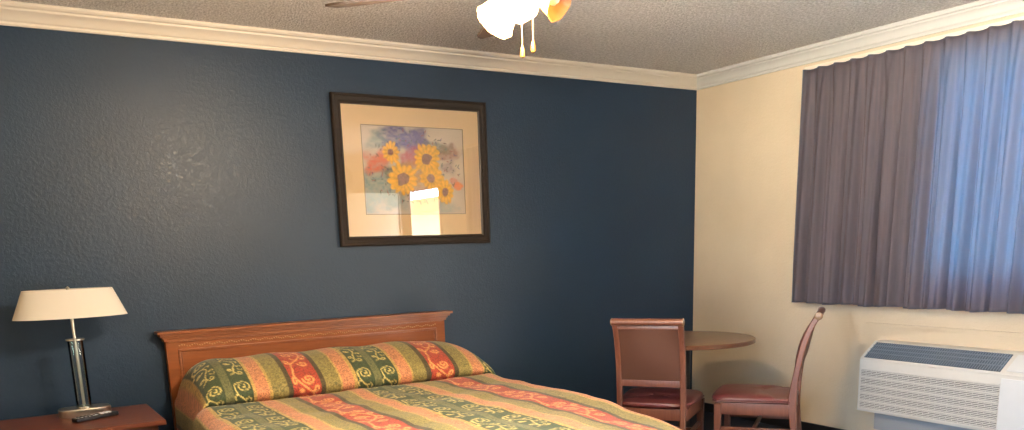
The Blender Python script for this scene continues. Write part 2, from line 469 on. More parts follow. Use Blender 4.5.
def paint_flowers(u, v):
    """loose watercolour bunch of sunflowers; u right, v down, 0..1"""
    asp = .702 / .529
    X = u * asp
    n1 = vnoise(u, v, 1, 7); n2 = vnoise(u, v, 2, 18); n3 = vnoise(u, v, 3, 45)
    col = lin((205, 188, 168))[None, :] * (1 + .12 * (n1[:, None] - .5))
    def wash(cx, cy, rx, ry, c, a, soft=.5):
        nonlocal col
        d = np.hypot((u - cx) / rx, (v - cy) / ry) + (n1 - .5) * .7 + (n2 - .5) * .5
        w = (1 - smooth(1 - soft, 1 + soft * .3, d)) * a
        w = w * (.65 + .7 * n3)
        w = np.clip(w, 0, 1)[:, None]
        col = col * (1 - w) + lin(c)[None, :] * w
    wash(.18, .70, .25, .30, (120, 150, 150), .75)
    wash(.10, .85, .16, .18, (160, 178, 185), .6)
    wash(.30, .85, .18, .14, (150, 165, 160), .6)
    wash(.36, .12, .30, .17, (95, 85, 130), .85)
    wash(.52, .20, .16, .16, (110, 95, 150), .7)
    wash(.14, .15, .12, .15, (110, 130, 120), .6)
    wash(.12, .42, .14, .13, (215, 110, 80), .85)
    wash(.20, .32, .10, .09, (225, 120, 85), .8)
    wash(.47, .34, .15, .12, (190, 100, 110), .8)
    wash(.80, .28, .16, .13, (150, 90, 80), .7)
    wash(.74, .22, .14, .10, (95, 105, 80), .6)
    wash(.84, .45, .13, .12, (145, 120, 125), .6)
    wash(.30, .55, .16, .14, (80, 95, 80), .65)
    wash(.50, .62, .30, .20, (190, 140, 70), .7)
    wash(.55, .82, .20, .12, (190, 150, 140), .5)
    wash(.80, .90, .15, .10, (150, 165, 160), .5)
    wash(.93, .66, .05, .05, (230, 130, 70), .95)
    wash(.88, .60, .06, .04, (210, 100, 60), .7)
    r = np.random.default_rng(9)
    for _ in range(150):     # small dark sprigs and blue-violet dabs
        a = r.uniform(0, 2 * PI); q = r.uniform(.25, .47)
        cx, cy = .5 + q * math.cos(a) * 1.0, .47 + q * math.sin(a) * .95
        L = r.uniform(.012, .035); th = r.uniform(0, PI)
        dx = (u - cx) * asp; dy = v - cy
        p = dx * math.cos(th) + dy * math.sin(th); s = -dx * math.sin(th) + dy * math.cos(th)
        w = ((np.abs(p) < L) & (np.abs(s) < .007 * (1 - np.abs(p) / L) + .001)) * .8
        c = [(70, 85, 70), (85, 75, 115), (150, 80, 80), (95, 115, 110)][r.integers(4)]
        col = col * (1 - w[:, None]) + lin(c)[None, :] * w[:, None]
    def sunflower(cx, cy, R, petals, ph, squash=1.):
        nonlocal col
        dx = (u - cx) * asp; dy = (v - cy) / squash
        d = np.hypot(dx, dy); th = np.arctan2(dy, dx)
        edge = R * (.80 + .22 * np.abs(np.cos(petals * .5 * th + ph)) ** .6 + .35 * (n2 - .5))
        w = (1 - smooth(-.012, .010, d - edge))[:, None]
        sh = (.5 + .5 * np.cos(petals * th + 2 * ph))
        c = lin((238, 178, 52))[None, :] * (.86 + .2 * sh[:, None]) * (.82 + .36 * n3[:, None])
        col = col * (1 - w) + c * w
        w = (1 - smooth(-.008, .008, d - R * .38 * (1 + .7 * (n2 - .5))))[:, None]
        c = lin((140, 100, 90))[None, :] * (.65 + .7 * n3[:, None])
        col = col * (1 - w) + c * w
    sunflower(.66, .58, .15, 13, .3)
    sunflower(.80, .74, .115, 11, .9, 1.2)
    sunflower(.27, .29, .115, 12, .1, 1.1)
    sunflower(.62, .36, .185, 15, .5)
    sunflower(.38, .60, .185, 14, .8)
    return col

def grid_mesh(name, P, uv, cols, mat, parent):
    """P: (ny,nx,3) positions"""
    ny, nx, _ = P.shape
    idx = np.arange(ny * nx).reshape(ny, nx)
    f = np.stack([idx[:-1, :-1], idx[:-1, 1:], idx[1:, 1:], idx[1:, :-1]], -1).reshape(-1, 4)
    me = bpy.data.meshes.new(name)
    me.vertices.add(ny * nx); me.vertices.foreach_set('co', P.reshape(-1).astype(np.float32))
    me.loops.add(f.size); me.loops.foreach_set('vertex_index', f.reshape(-1).astype(np.int32))
    me.polygons.add(len(f)); me.polygons.foreach_set('loop_start', np.arange(0, f.size, 4, dtype=np.int32))
    try: me.polygons.foreach_set('loop_total', np.full(len(f), 4, dtype=np.int32))
    except Exception: pass
    me.update(calc_edges=True); me.validate()
    l = me.uv_layers.new(name='cloth'); l.data.foreach_set('uv', uv.reshape(-1, 2)[f.reshape(-1)].reshape(-1).astype(np.float32))
    if cols is not None:
        a = me.color_attributes.new('dye', 'FLOAT_COLOR', 'POINT')
        a.data.foreach_set('color', np.concatenate([cols.reshape(-1, 3), np.ones((ny * nx, 1))], 1).reshape(-1).astype(np.float32))
    return link(name, me, mat, parent, True)

nx_, ny_ = 281, 213
uu, vv = np.meshgrid(np.linspace(0, 1, nx_), np.linspace(0, 1, ny_))
P = np.stack([AX0 + uu * (AX1 - AX0), np.full_like(uu, -.010), AZ1 + vv * (AZ0 - AZ1)], -1)
grid_mesh('print', P, np.stack([uu, vv], -1), paint_flowers(uu.ravel(), vv.ravel()), M['print'], pic)
box('backing_board', FX0 - px + .03, FX1 - px - .03, -.008, -.003, .03, FZ1 - pz - .03, M['frame_dark'], pic, bev=0)
box('glass', FX0 - px + .05, FX1 - px - .05, -.0185, -.0165, .05, FZ1 - pz - .05, M['picture_glass'], pic, bev=0)

# ---------------------------------------------------------------- bed
BX = -3.21
bed = thing('bed', 'wide bed with an orange cherry headboard against the blue wall', 'bed', (BX, 0, 0))
HX0, HX1 = -4.048 - BX, -2.305 - BX
hb = box('headboard', HX0, HX1, -.070, -.018, -.0 + .02, .925, M['headboard'], bed, bev=.004)
HC = .985
bm = bmesh.new()
for (o, z0, z1) in ((.010, .900, .916), (.018, .916, .928), (.030, .928, .943), (.044, .943, .958)):
    add_box(bm, HX0 - o, HX1 + o, -.070 - o, -.012, z0, z1, .002, 1)
ct = obj('cornice', bm, M['headboard_edge'], hb)
bm = bmesh.new()   # raised stiles, rails and carved bead line
add_box(bm, HX0 + .078, HX0 + .082, -.074, -.069, .1, .836, .001); add_box(bm, HX1 - .082, HX1 - .078, -.074, -.069, .1, .836, .001)
add_box(bm, HX0 + .062, HX0 + .074, -.079, -.069, .1, .852, .003); add_box(bm, HX1 - .074, HX1 - .062, -.079, -.069, .1, .852, .003)
add_box(bm, HX0 + .062, HX1 - .062, -.079, -.069, .840, .854, .003)
add_box(bm, HX0 + .01, HX1 - .01, -.075, -.069, .892, .899, .002)
obj('panel_moulding', bm, M['headboard_edge'], hb)
bm = bmesh.new()
n = 118
for i in range(n):
    x = HX0 + .07 + (HX1 - HX0 - .14) * i / (n - 1)
    bmesh.ops.create_icosphere(bm, subdivisions=1, radius=.0055, matrix=Matrix.Translation((x, -.0705, (.873) + .004 * math.sin(i * 1.3))) @ Matrix.Diagonal((1.1, .5, .9, 1)))
obj('carved_border', bm, M['carving'], hb)
box('mattress', -.83, .83, -2.42, -.085, .34, .505, M['mattress'], bed, bev=.05, seg=4)
box('box_spring', -.83, .83, -2.41, -.085, .17, .335, M['mattress'], bed, bev=.02, seg=2)
for sx in (-1, 1):
    for y in (-.25, -2.0):
        bm = bmesh.new(); add_lathe(bm, [(.028, 0), (.028, .02), (.016, .03), (.016, .168)], 16, cx=sx * .72, cy=y); obj('leg', bm, M['bed_metal'], bed)

# bedspread: striped cloth rolled over the pillows and draped to the floor
def polyline_resample(pts, step):
    pts = np.array(pts, float); d = np.hypot(*np.diff(pts, axis=0).T); s = np.concatenate([[0], np.cumsum(d)])
    n = max(2, int(round(s[-1] / step))); t = np.linspace(0, s[-1], n + 1)
    return np.stack([np.interp(t, s, pts[:, i]) for i in range(pts.shape[1])], 1), t

def catmull(pts, k=10):
    p = [np.array(q, float) for q in pts]; p = [2 * p[0] - p[1]] + p + [2 * p[-1] - p[-2]]; out = []
    for i in range(1, len(p) - 2):
        for j in range(k):
            t = j / k
            out.append(.5 * ((2 * p[i]) + (-p[i - 1] + p[i + 1]) * t + (2 * p[i - 1] - 5 * p[i] + 4 * p[i + 1] - p[i + 2]) * t * t + (-p[i - 1] + 3 * p[i] - 3 * p[i + 1] + p[i + 2]) * t ** 3))
    out.append(p[-2]); return out

ZB = .625; LB = -2.56; RB = .085
roll = catmull([(-.085, .60), (-.10, .67), (-.14, .745), (-.23, .795), (-.36, .815), (-.50, .805), (-.62, .765), (-.71, .715), (-.748, .672), (-.742, .635), (-.718, .618)], 8)
tuck = catmull([(-.718, .618), (-.738, .612), (-.765, .624), (-.84, .634), (-1.0, ZB + .005)], 8)
line = roll + tuck[1:] + [(-1.0 - (abs(LB) - RB - 1.0) * t, ZB + .008 * math.sin(PI * t)) for t in np.linspace(0, 1, 30)][1:]
pl, vt = polyline_resample(line, .0085)
n_top = len(pl)
drop_v = np.arange(1, int(.60 / .012)) * .012
dv = np.concatenate([np.zeros(n_top), drop_v])
yy = np.concatenate([pl[:, 0], np.full(len(drop_v), pl[-1, 0])])
zz = np.concatenate([pl[:, 1], np.full(len(drop_v), pl[-1, 1])])
vv1 = np.concatenate([vt, vt[-1] + drop_v])
W = .882 - RB
DX = .58
uu1 = np.concatenate([np.arange(-W - DX, -W, .009), np.arange(-W, W, .0052), np.arange(W, W + DX, .009)])
U, V = np.meshgrid(uu1, vv1); Y0 = np.repeat(yy[:, None], len(uu1), 1); Z0 = np.repeat(zz[:, None], len(uu1), 1); DV = np.repeat(dv[:, None], len(uu1), 1)
inroll = 1 - smooth(.0, .14, -.70 - Y0)            # 1 in the pillow roll, 0 beyond the seam
wr = inroll * np.where(U > 0, .03, -.05)            # the pillow roll reaches a little past the mattress
Wu = W + wr
ea = np.maximum(0, np.abs(U) - Wu); e = np.hypot(ea, DV) + 1e-9
da, db = ea / e, DV / e
e2 = np.minimum(e, .575)
q = RB * PI / 2
ang = np.minimum(e2, q) / RB
out = RB * np.sin(ang); dn = RB * (1 - np.cos(ang)) + np.maximum(0, e2 - q)
fall = np.clip((e2 - q) / .5, 0, 1)
theta = np.arctan2(db, da)
phase = np.where(DV > 0, 0, 0) + (Y0 * 9.0) + theta * 5.5 + U * 7.0 * (db > .3)
fl_ = fall * (.016 + .02 * np.sin(phase) + .012 * np.sin(phase * 2.3 + 1)) 
out = out + np.maximum(0, fl_) + fall * .02
X = np.sign(U) * (np.minimum(np.abs(U), Wu) + out * da)
X = X + .07 * np.clip(U / .8, 0, 1) * np.clip((-Y0 - 1.6) / .8, 0, 1)     # the foot corner spreads outwards
Yp = Y0 - out * db
# height of the roll fades at its two ends
tl = np.clip((U + (W + .03)) / .20, 0, 1); tr_ = np.clip(((W + .13) - U) / .40, 0, 1)
end = np.sqrt(np.clip(1 - (1 - tl) ** 2, 0, 1)) * np.sqrt(np.clip(1 - (1 - tr_) ** 2.0, 0, 1))
Zt = np.where(Z0 > ZB, ZB + (Z0 - ZB) * np.where(Y0 > -.76, end, 1), Z0)
Zt = Zt
wrk = .004 * np.sin(U * 21 + 3 * np.sin(Y0 * 5)) * np.sin(Y0 * 13 + 2 * np.sin(U * 6)) + .003 * np.sin(U * 9 - Y0 * 17)
Zt = Zt + wrk * (Y0 < -.80) + .005 * np.sin(U * 17 + 1) * (inroll > .9) * np.clip((Z0 - .68) / .1, 0, 1)
# soft edge: the corner of the mattress sags towards the foot
sag = smooth(.35, 1.0, np.abs(U) / (W + .02)) * np.clip((-Y0 - 1.72) / .8, 0, 1)
Zp = Zt - dn - .095 * sag
Zp = np.maximum(Zp, .015)
S_P = .805
yel = lin((206, 172, 100)); pink = lin((214, 144, 106)); oliv = lin((152, 140, 82)); gre = lin((62, 80, 48)); mid = lin((116, 118, 78)); dk = lin((84, 74, 46)); red = lin((186, 70, 48))
u0 = (-3.080 - BX)
def stripes(u):
    t = np.abs((u - u0 + S_P / 2) % S_P - S_P / 2)
    c = np.empty((len(u), 3)); kind = np.zeros(len(u), int)
    lims = [(.022, mid, 0), (.120, gre, 1), (.137, yel, 0), (.205, pink, 0), (.216, yel, 0), (.300, oliv, 0), (.328, dk, 0), (.5, red, 2)]
    c[:] = red; kind[:] = 2; prev = 0
    for l_, cc, kd in lims:
        k = (t >= prev) & (t < l_); c[k] = cc; kind[k] = kd; prev = l_
    return c, kind
yel, pink, oliv, gre, mid, dk, red = [c_ * .66 for c_ in (yel, pink, oliv, gre, mid, dk, red)]
# figure tile: scrolls for the green bands, a vine for the red band
def spiral(cx, cy, r0, turns, a0, sgn, n=70):
    t = np.linspace(0, 1, n); r = r0 * (1 - .82 * t); a = a0 + sgn * turns * 2 * PI * t
    return np.stack([cx + r * np.cos(a), cy + r * np.sin(a)], 1)
def tile(segs, wdt, hgt, res=.002, lw=.0032):
    nx, ny = int(wdt / res), int(hgt / res)
    gx, gy = np.meshgrid((np.arange(nx) + .5) * res - wdt / 2, (np.arange(ny) + .5) * res)
    best = np.full(gx.shape, 9.)
    pts = np.concatenate(segs)
    for dy in (-hgt, 0, hgt):
        for k in range(0, len(pts), 40):
            c = pts[k:k + 40]
            d = np.hypot(gx[..., None] - c[:, 0], gy[..., None] - c[:, 1] - dy).min(-1); best = np.minimum(best, d)
    return 1 - smooth(lw * .6, lw * 1.5, best)
def curve(p): return polyline_resample(catmull(p, 12), .0015)[0]
HG = .30
g_seg = [spiral(.004, .072, .036, 1.5, -PI / 2 + .2, 1), curve([(.006, .036), (-.034, .058), (-.030, .115), (.004, .150), (.016, .19), (.0, .235), (-.006, .27)]),
         spiral(-.024, .185, .017, 1.1, 0, 1), spiral(.034, .215, .014, 1.1, PI, -1), spiral(-.022, .262, .018, 1.2, 0, 1), spiral(.018, .292, .018, 1.2, PI, -1),
         curve([(.004, .150), (.024, .140), (.036, .150), (.030, .168)]), curve([(-.030, .115), (-.044, .130), (-.040, .148)]), curve([(-.006, .27), (-.010, .295), (-.030, .312)]),
         curve([(.02, .25), (.036, .262), (.044, .25)])]
r_seg = [curve([(-.045, .0), (-.052, .05), (-.02, .11), (.03, .16), (.045, .22), (.01, .29), (-.035, .34), (-.045, .40)]),
         spiral(.018, .075, .034, 1.5, PI, -1), spiral(-.020, .215, .036, 1.5, 0, -1), spiral(.028, .335, .028, 1.3, PI, -1), spiral(-.030, .140, .014, 1.1, 0, 1), spiral(.048, .275, .012, 1.1, PI, 1),
         curve([(-.052, .05), (-.066, .075), (-.062, .10), (-.050, .09), (-.045, .065)]), curve([(.03, .16), (.055, .150), (.062, .125), (.045, .13), (.03, .16)]),
         curve([(.045, .22), (.066, .225), (.064, .25)]), curve([(-.035, .34), (-.06, .325), (-.066, .30), (-.05, .305), (-.035, .34)]), curve([(.01, .29), (-.012, .285), (-.02, .27)])]
TG = tile(g_seg, .10, .34); TR = tile(r_seg, .16, .40, lw=.0050)
def samp(Tm, wdt, hgt, x, y):
    ny, nx = Tm.shape
    xi = np.clip(((x + wdt / 2) / wdt * nx).astype(int), 0, nx - 1); yi = (((y % hgt) / hgt) * ny).astype(int) % ny
    return Tm[yi, xi]
uf = (U - .052 * np.maximum(0, -Y0 - .80) * np.clip((U + .3) / 1.0, 0, 1)).ravel(); vf = V.ravel()   # the cloth lies slightly askew
cc, kind = stripes(uf)
ph = (uf - u0 + S_P / 2) % S_P - S_P / 2
g = samp(TG, .10, .34, np.where(ph > 0, ph - .071, ph + .071), vf * 1.0 + .335 * 1 - .36) * (kind == 1)
g2 = samp(TR, .16, .40, np.where(ph > 0, ph - S_P / 2, ph + S_P / 2), vf + .10) * (kind == 2)
cc = cc * (1 - g[:, None]) + lin((226, 206, 130))[None] * .75 * g[:, None]
cc = cc * (1 - g2[:, None]) + lin((236, 168, 104))[None] * .75 * g2[:, None]
Pm = np.stack([X + BX, Yp, Zp], -1)
sp = grid_mesh('bedspread', Pm, np.stack([U, V], -1), cc, M['spread'], None)
tag(sp, 'striped green, orange and red bedspread rolled over the pillows of the bed', 'bedspread')

# ---------------------------------------------------------------- nightstand
NS = (-4.60, -.40, 0)
ns = thing('nightstand', 'low reddish wooden nightstand left of the bed under the lamp', 'nightstand', NS)
NT = .58
def nb(name, x0, x1, y0, y1, z0, z1, m, parent=ns, bev=.004, seg=2): return box(name, x0 - NS[0], x1 - NS[0], y0 - NS[1], y1 - NS[1], z0, z1, m, parent, bev, seg)
nb('top', -5.02, -4.190, -.70, -.13, NT - .026, NT, M['night_wood'], bev=.009, seg=3)
nb('body', -4.985, -4.225, -.665, -.14, .10, NT - .026, M['night_wood'])
for z0, z1 in ((.345, .530), (.135, .330)):
    dr = nb('drawer', -4.955, -4.255, -.682, -.664, z0, z1, M['night_wood'], bev=.006)
    bm = bmesh.new(); bmesh.ops.create_uvsphere(bm, u_segments=16, v_segments=10, radius=.014, matrix=Matrix.Translation((-4.605 - NS[0], -.700 - NS[1], (z0 + z1) / 2)))
    add_tube(bm, [(-4.605 - NS[0], -.680 - NS[1], (z0 + z1) / 2), (-4.605 - NS[0], -.694 - NS[1], (z0 + z1) / 2)], .006, 10)
    obj('knob', bm, M['brass'], dr)
for x in (-4.965, -4.245):
    for y in (-.645, -.165): nb('leg', x - .02, x + .02, y - .02, y + .02, 0, .10, M['night_wood'])

# ---------------------------------------------------------------- table lamp
lx, ly = -4.507, -.265
lamp = thing('table_lamp', 'brushed metal and glass table lamp with a wide cream shade on the nightstand', 'lamp', (lx, ly, NT), math.radians(4))
bm = bmesh.new(); add_lathe(bm, [(.120, 0), (.122, .003), (.122, .036), (.118, .040), (.03, .041)], 64, 1, .58, power=3.); obj('base', bm, M['nickel'], lamp, 30)
bm = bmesh.new(); add_lathe(bm, [(.0075, .040), (.0075, .52)], 16); obj('pole', bm, M['nickel'], lamp)
bm = bmesh.new()
pr = [(.030, .034), (.030, .385)]
rings = [[(r * math.cos(2 * PI * i / 32), r * math.sin(2 * PI * i / 32), z) for i in range(32)] for r, z in [(.036, .044), (.036, .385), (.032, .385), (.032, .044), (.036, .044)]]
add_loft(bm, rings, cap=False); bmesh.ops.remove_doubles(bm, verts=bm.verts, dist=1e-5)
obj('glass_tube', bm, M['tube_glass'], lamp, 40)
bm = bmesh.new(); add_lathe(bm, [(.042, .384), (.044, .386), (.044, .391), (.012, .393)], 28); obj('collar', bm, M['nickel'], lamp)
bm = bmesh.new(); add_lathe(bm, [(.034, .039), (.034, .047), (.012, .048)], 28); obj('foot_ring', bm, M['nickel'], lamp)
bm = bmesh.new()
sh = []
for r, z in [(.262, .502), (.205, .640), (.203, .640), (.260, .502), (.262, .502)]:
    ring = []
    for i in range(64):
        a = 2 * PI * i / 64
        ring.append((r * math.cos(a), (r - .09) * .80 * math.sin(a), z + .005 * math.cos(a) ** 2 * 0))
    sh.append(ring)
add_loft(bm, sh, cap=False); bmesh.ops.remove_doubles(bm, verts=bm.verts, dist=1e-5)
ls = obj('lamp_shade', bm, M['linen'], lamp, 40)
bm = bmesh.new()
for a in (0, PI / 2): 
    rx, ry = .19 * math.cos(a), .09 * math.sin(a); add_tube(bm, [(-rx, -ry, .628), (0, 0, .632), (rx, ry, .628)], .002, 6)
obj('shade_spider', bm, M['nickel'], ls)
bm = bmesh.new(); add_lathe(bm, [(.004, .632), (.009, .640), (.009, .647), (.004, .652), (.001, .655)], 16); obj('finial', bm, M['nickel'], lamp)
bm = bmesh.new(); add_lathe(bm, [(.004, .515), (.018, .520), (.018, .560), (.010, .565)], 20); obj('socket', bm, M['black'], lamp)
bm = bmesh.new(); add_lathe(bm, [(.010, .563), (.024, .59), (.022, .61), (.008, .625)], 20); obj('bulb', bm, plain('unlit_bulb_glass', (.85, .83, .8), .3), lamp)

# ---------------------------------------------------------------- remote control
rm = thing('remote_control', 'black remote control with silver keys lying beside the lamp base', 'remote control', (-4.475, -.425, NT), math.radians(26))
box('body', -.112, .112, -.024, .024, .001, .021, M['black'], rm, bev=.008, seg=3)
kp = box('key_panel', -.098, .030, -.017, .017, .0195, .0215, M['silver_key'], rm, bev=.0008); kp['label'] = 'silver panel around the upper keys'
for i in range(9):
    for j in range(3):
        if (i, j) in ((4, 0), (4, 2)): continue
        bm = bmesh.new(); x, y = -.088 + i * .020, -.013 + j * .013
        add_lathe(bm, [(.0050, .020), (.0050, .0236), (.004, .0246)], 12, 1.3, 1., x, y)
        obj('button', bm, M['black'] if x < .03 else M['silver_key'], rm)

# ---------------------------------------------------------------- round table
tb = thing('round_table', 'round wooden pedestal table in the corner between the two chairs', 'table', (-1.0, -.965, 0))
bm = bmesh.new(); add_lathe(bm, [(.40, .712), (.438, .712), (.444, .716), (.444, .736), (.438, .740), (.436, .7405)], 72)
t1 = obj('tabletop', bm, M['table_wood'], tb, 40)
bm = bmesh.new()
rings = [[(r * math.cos(2 * PI * i / 72), r * math.sin(2 * PI * i / 72), z) for i in range(72)] for r, z in [(.442, .712), (.4475, .715), (.4475, .737), (.442, .7402), (.442, .712)]]
add_loft(bm, rings, cap=False); bmesh.ops.remove_doubles(bm, verts=bm.verts, dist=1e-5)
obj('edge_band', bm, M['table_edge'], t1, 40)
bm = bmesh.new(); add_lathe(bm, [(.10, .706), (.10, .712)], 32); obj('mounting_plate', bm, M['dark_metal'], tb)
bm = bmesh.new(); add_lathe(bm, [(.038, .04), (.038, .706)], 28); obj('column', bm, M['dark_metal'], tb)
bm = bmesh.new()
for k in range(4):
    a = k * PI / 2 + PI / 4
    rings = []
    for s, w_, h0, h1 in ((0, .035, .02, .06), (.16, .028, .015, .045), (.29, .022, .0, .028)):
        cx, cy = s * math.cos(a), s * math.sin(a); nx, ny = -math.sin(a) * w_, math.cos(a) * w_
        rings.append([(cx - nx, cy - ny, h0), (cx + nx, cy + ny, h0), (cx + nx, cy + ny, h1), (cx - nx, cy - ny, h1)])
    add_loft(bm, rings)
obj('base', bm, M['dark_metal'], tb)

# ---------------------------------------------------------------- chairs
def post_curve(t):            # rear post centre line: floor -> seat -> top (y, z)
    return [(-.255, 0), (-.235, .18), (-.215, .36), (-.212, .46), (-.222, .56), (-.240, .68), (-.265, .79), (-.300, .88), (-.325, .925)]
def make_chair(label):
    ch = thing('dining_chair', label, 'chair', group='wooden dining chairs by the round table')
    pts = [tuple(p) for p in catmull(post_curve(0), 4)]
    n = len(pts)
    for s in (-1, 1):
        bm = bmesh.new(); dd = [.034 + .012 * math.exp(-((p[1] - .44) / .12) ** 2) for p in pts]
        dd = [d_ * (1 if p[1] < .8 else .92) for d_, p in zip(dd, pts)]
        add_bar(bm, pts, (s * .184 - .015, s * .184 + .015), dd); obj('rear_leg', bm, M['chair_wood'], ch, 30)
        bm = bmesh.new(); rings = []
        for z, w_ in ((0, .015), (.2, .018), (.42, .021)):
            cx, cy = s * .212, .205
            rings.append([(cx - w_, cy - w_, z), (cx + w_, cy - w_, z), (cx + w_, cy + w_, z), (cx - w_, cy + w_, z)])
        add_loft(bm, rings); bmesh.ops.bevel(bm, geom=list(bm.edges), offset=.003, segments=1, affect='EDGES'); obj('front_leg', bm, M['chair_wood'], ch, 30)
    bm = bmesh.new()
    for s in (-1, 1):
        m = Matrix.Translation((s * .202, 0, 0)) @ Matrix.Rotation(-s * math.radians(2.6), 4, 'Z')
        add_box(bm, -.012, .012, -.195, .19, .355, .425, .004, 2, m)
    add_box(bm, -.20, .20, .192, .215, .355, .425, .004); add_box(bm, -.172, .172, -.222, -.198, .36, .425, .004)
    obj('seat_frame', bm, M['chair_wood'], ch, 30)
    # cushion: rounded trapezoid with a crown
    bm = bmesh.new(); rings = []
    for k, (ins, z) in enumerate(((.012, .425), (.0, .432), (-.006, .445), (0, .458), (.012, .467), (.05, .475), (.12, .480), (.18, .4815))):
        ring = []
        for i in range(48):
            a = 2 * PI * i / 48; c, s_ = math.cos(a), math.sin(a)
            x = math.copysign(abs(c) ** .38, c); y = math.copysign(abs(s_) ** .38, s_)
            yy_ = y * (.238 - ins) + .012; hw = (.222 + .016 * y) - ins
            ring.append((x * hw, yy_, z - (.012 if y < -.5 and k > 3 else 0)))
        rings.append(ring)
    add_loft(bm, rings); seat = obj('seat', bm, M['vinyl_red'], ch, 50)
    bm = bmesh.new(); add_tube(bm, [(-.20, .237, .435), (-.23, .21, .435), (-.225, 0, .435), (-.205, -.2, .435)], .004, 8); add_tube(bm, [(.20, .237, .435), (.23, .21, .435), (.225, 0, .435), (.205, -.2, .435)], .004, 8)
    add_tube(bm, [(-.20, .237, .435), (.20, .237, .435)], .004, 8); obj('piping', bm, M['vinyl_red'], seat)
    # back: pad in front, panel behind, both follow the posts
    def yat(z):
        zs = [p[1] for p in pts]; return float(np.interp(z, zs, [p[0] for p in pts]))
    zs = np.linspace(.585, .895, 9)
    bm = bmesh.new(); rings = []
    for z in zs:
        y = yat(z); b_ = .020 * math.sin(PI * min(1, max(0, (z - .585) / .31))) ** .5
        ring = [(x, y + .010 + b_ * (1 - (abs(x) / .170) ** 4), z) for x in np.linspace(-.170, .170, 13)] + [(x, y + .002, z) for x in np.linspace(.170, -.170, 13)]
        rings.append(ring)
    add_loft(bm, rings); obj('back_cushion', bm, M['vinyl_red'], ch, 50)
    bm = bmesh.new(); rings = []
    for z in zs:
        y = yat(z); b_ = .022 * math.sin(PI * (z - .585) / .31)
        ring = [(x, y - .006 - b_ * (1 - (abs(x) / .170) ** 2) - .002, z) for x in np.linspace(-.170, .170, 13)] + [(x, y + .001, z) for x in np.linspace(.170, -.170, 13)]
        rings.append(ring)
    add_loft(bm, rings); bp = obj('back_panel', bm, M['vinyl_brown'], ch, 50); bp['label'] = 'smooth brown rear panel of the backrest'
    bm = bmesh.new(); y = yat(.57); add_box(bm, -.172, .172, y - .014, y + .014, .555, .592, .004); obj('lower_rail', bm, M['chair_wood'], ch, 30)
    bm = bmesh.new(); y = yat(.90); add_box(bm, -.172, .172, y - .012, y + .012, .890, .912, .004)
    add_tube(bm, [(-.198, -.332, .932), (.198, -.332, .932)], .020, 16); tr = obj('top_rail', bm, M['chair_wood'], ch, 30)
    for s in (-1, 1):
        bm = bmesh.new(); add_tube(bm, [(s * .196, -.332, .932), (s * .202, -.332, .932), (s * .205, -.332, .932)], [.0225, .0225, .016], 16); c_ = obj('end_cap', bm, M['table_wood'], tr, 30)
    for s in (-1, 1):
        bm = bmesh.new(); add_box(bm, s * .207 - .009, s * .207 + .009, -.225, .20, .255, .280, .003); obj('stretcher', bm, M['chair_wood'], ch, 30)
    bm = bmesh.new(); add_box(bm, -.2, .2, -.010, .010, .257, .278, .003); obj('stretcher', bm, M['chair_wood'], ch, 30)
    return ch
c1 = make_chair('wooden chair with its brown upholstered back to the camera, nearest the bed')
c1.location = (-1.522, -1.304, 0); c1.rotation_euler.z = math.radians(-54)
c2 = dup(c1, (-.978, -1.578, 0), math.radians(36), 'wooden chair with burgundy seat seen from the side, under the curtain by the beige wall')

# ---------------------------------------------------------------- curtain
CY0, CY1, CZ0, CZ1, CXD = -3.55, -1.125, .925, 2.412, -.12
rod = thing('curtain_rod', 'white traverse rod above the curtain at the top of the beige wall', 'curtain rod', (0, (CY0 + CY1) / 2, 2.43))
ry0, ry1 = CY0 - rod.location.y, CY1 - rod.location.y
box('track', -.125, -.100, ry0, ry1 + .01, -.014, .014, M['curtain_rod'], rod, bev=.003)
for y in (ry1 - .03, 0, ry0 + .05): box('bracket', -.118, 0, y - .012, y + .012, -.006, .010, M['curtain_rod'], rod, bev=.002)
box('end_return', -.127, -.004, ry1 + .008, ry1 + .014, -.015, .015, M['curtain_rod'], rod, bev=.002)
ns_ = 900; s = np.linspace(0, 1, ns_); yv = CY1 + (CY0 - CY1) * s
pl_n = 20
ph1 = s * pl_n * 2 * PI
wob = .9 * np.sin(s * 23) + .6 * np.sin(s * 41 + 1)
zr = np.linspace(0, 1, 60)
Sg, Zg = np.meshgrid(np.arange(ns_), zr)
yb = yv[Sg]
pleat_top = np.clip(np.cos(ph1[Sg]), 0, 1) ** 3 * .020
fold = .017 * np.sin(ph1[Sg] + wob[Sg] * (.3 + .9 * Zg)) + .008 * np.sin(ph1[Sg] * 2.3 + 1.5 + 2 * Zg)
w_t = np.exp(-Zg * 7)
amp = (1 - w_t)
Xc = CXD - .012 - (pleat_top * w_t * 1.0 + (fold * (1 + .5 * Zg)) * amp)
Yc = yb + .006 * np.sin(ph1[Sg] * 1. + 1.2) * amp + .055 * smooth(.0, 1., Zg) * np.clip(1 - s[Sg] * 9, 0, 1) * .25
sc = (np.clip(np.cos(ph1[Sg]), -1, 1)) * .003
Zc = (CZ1 + sc + .010) * (1 - Zg) + (CZ0 + .004 * np.sin(ph1[Sg] * .37)) * Zg
Pc = np.stack([Xc, Yc, Zc], -1)
cu = grid_mesh('curtain', Pc, np.stack([s[Sg] * (CY1 - CY0), Zg * (CZ1 - CZ0)], -1), None, M['curtain'], None)
so = cu.modifiers.new('thickness', 'SOLIDIFY'); so.thickness = .003; so.offset = 0
tag(cu, 'pleated grey brown curtain hanging over the window above the air conditioner', 'curtain')

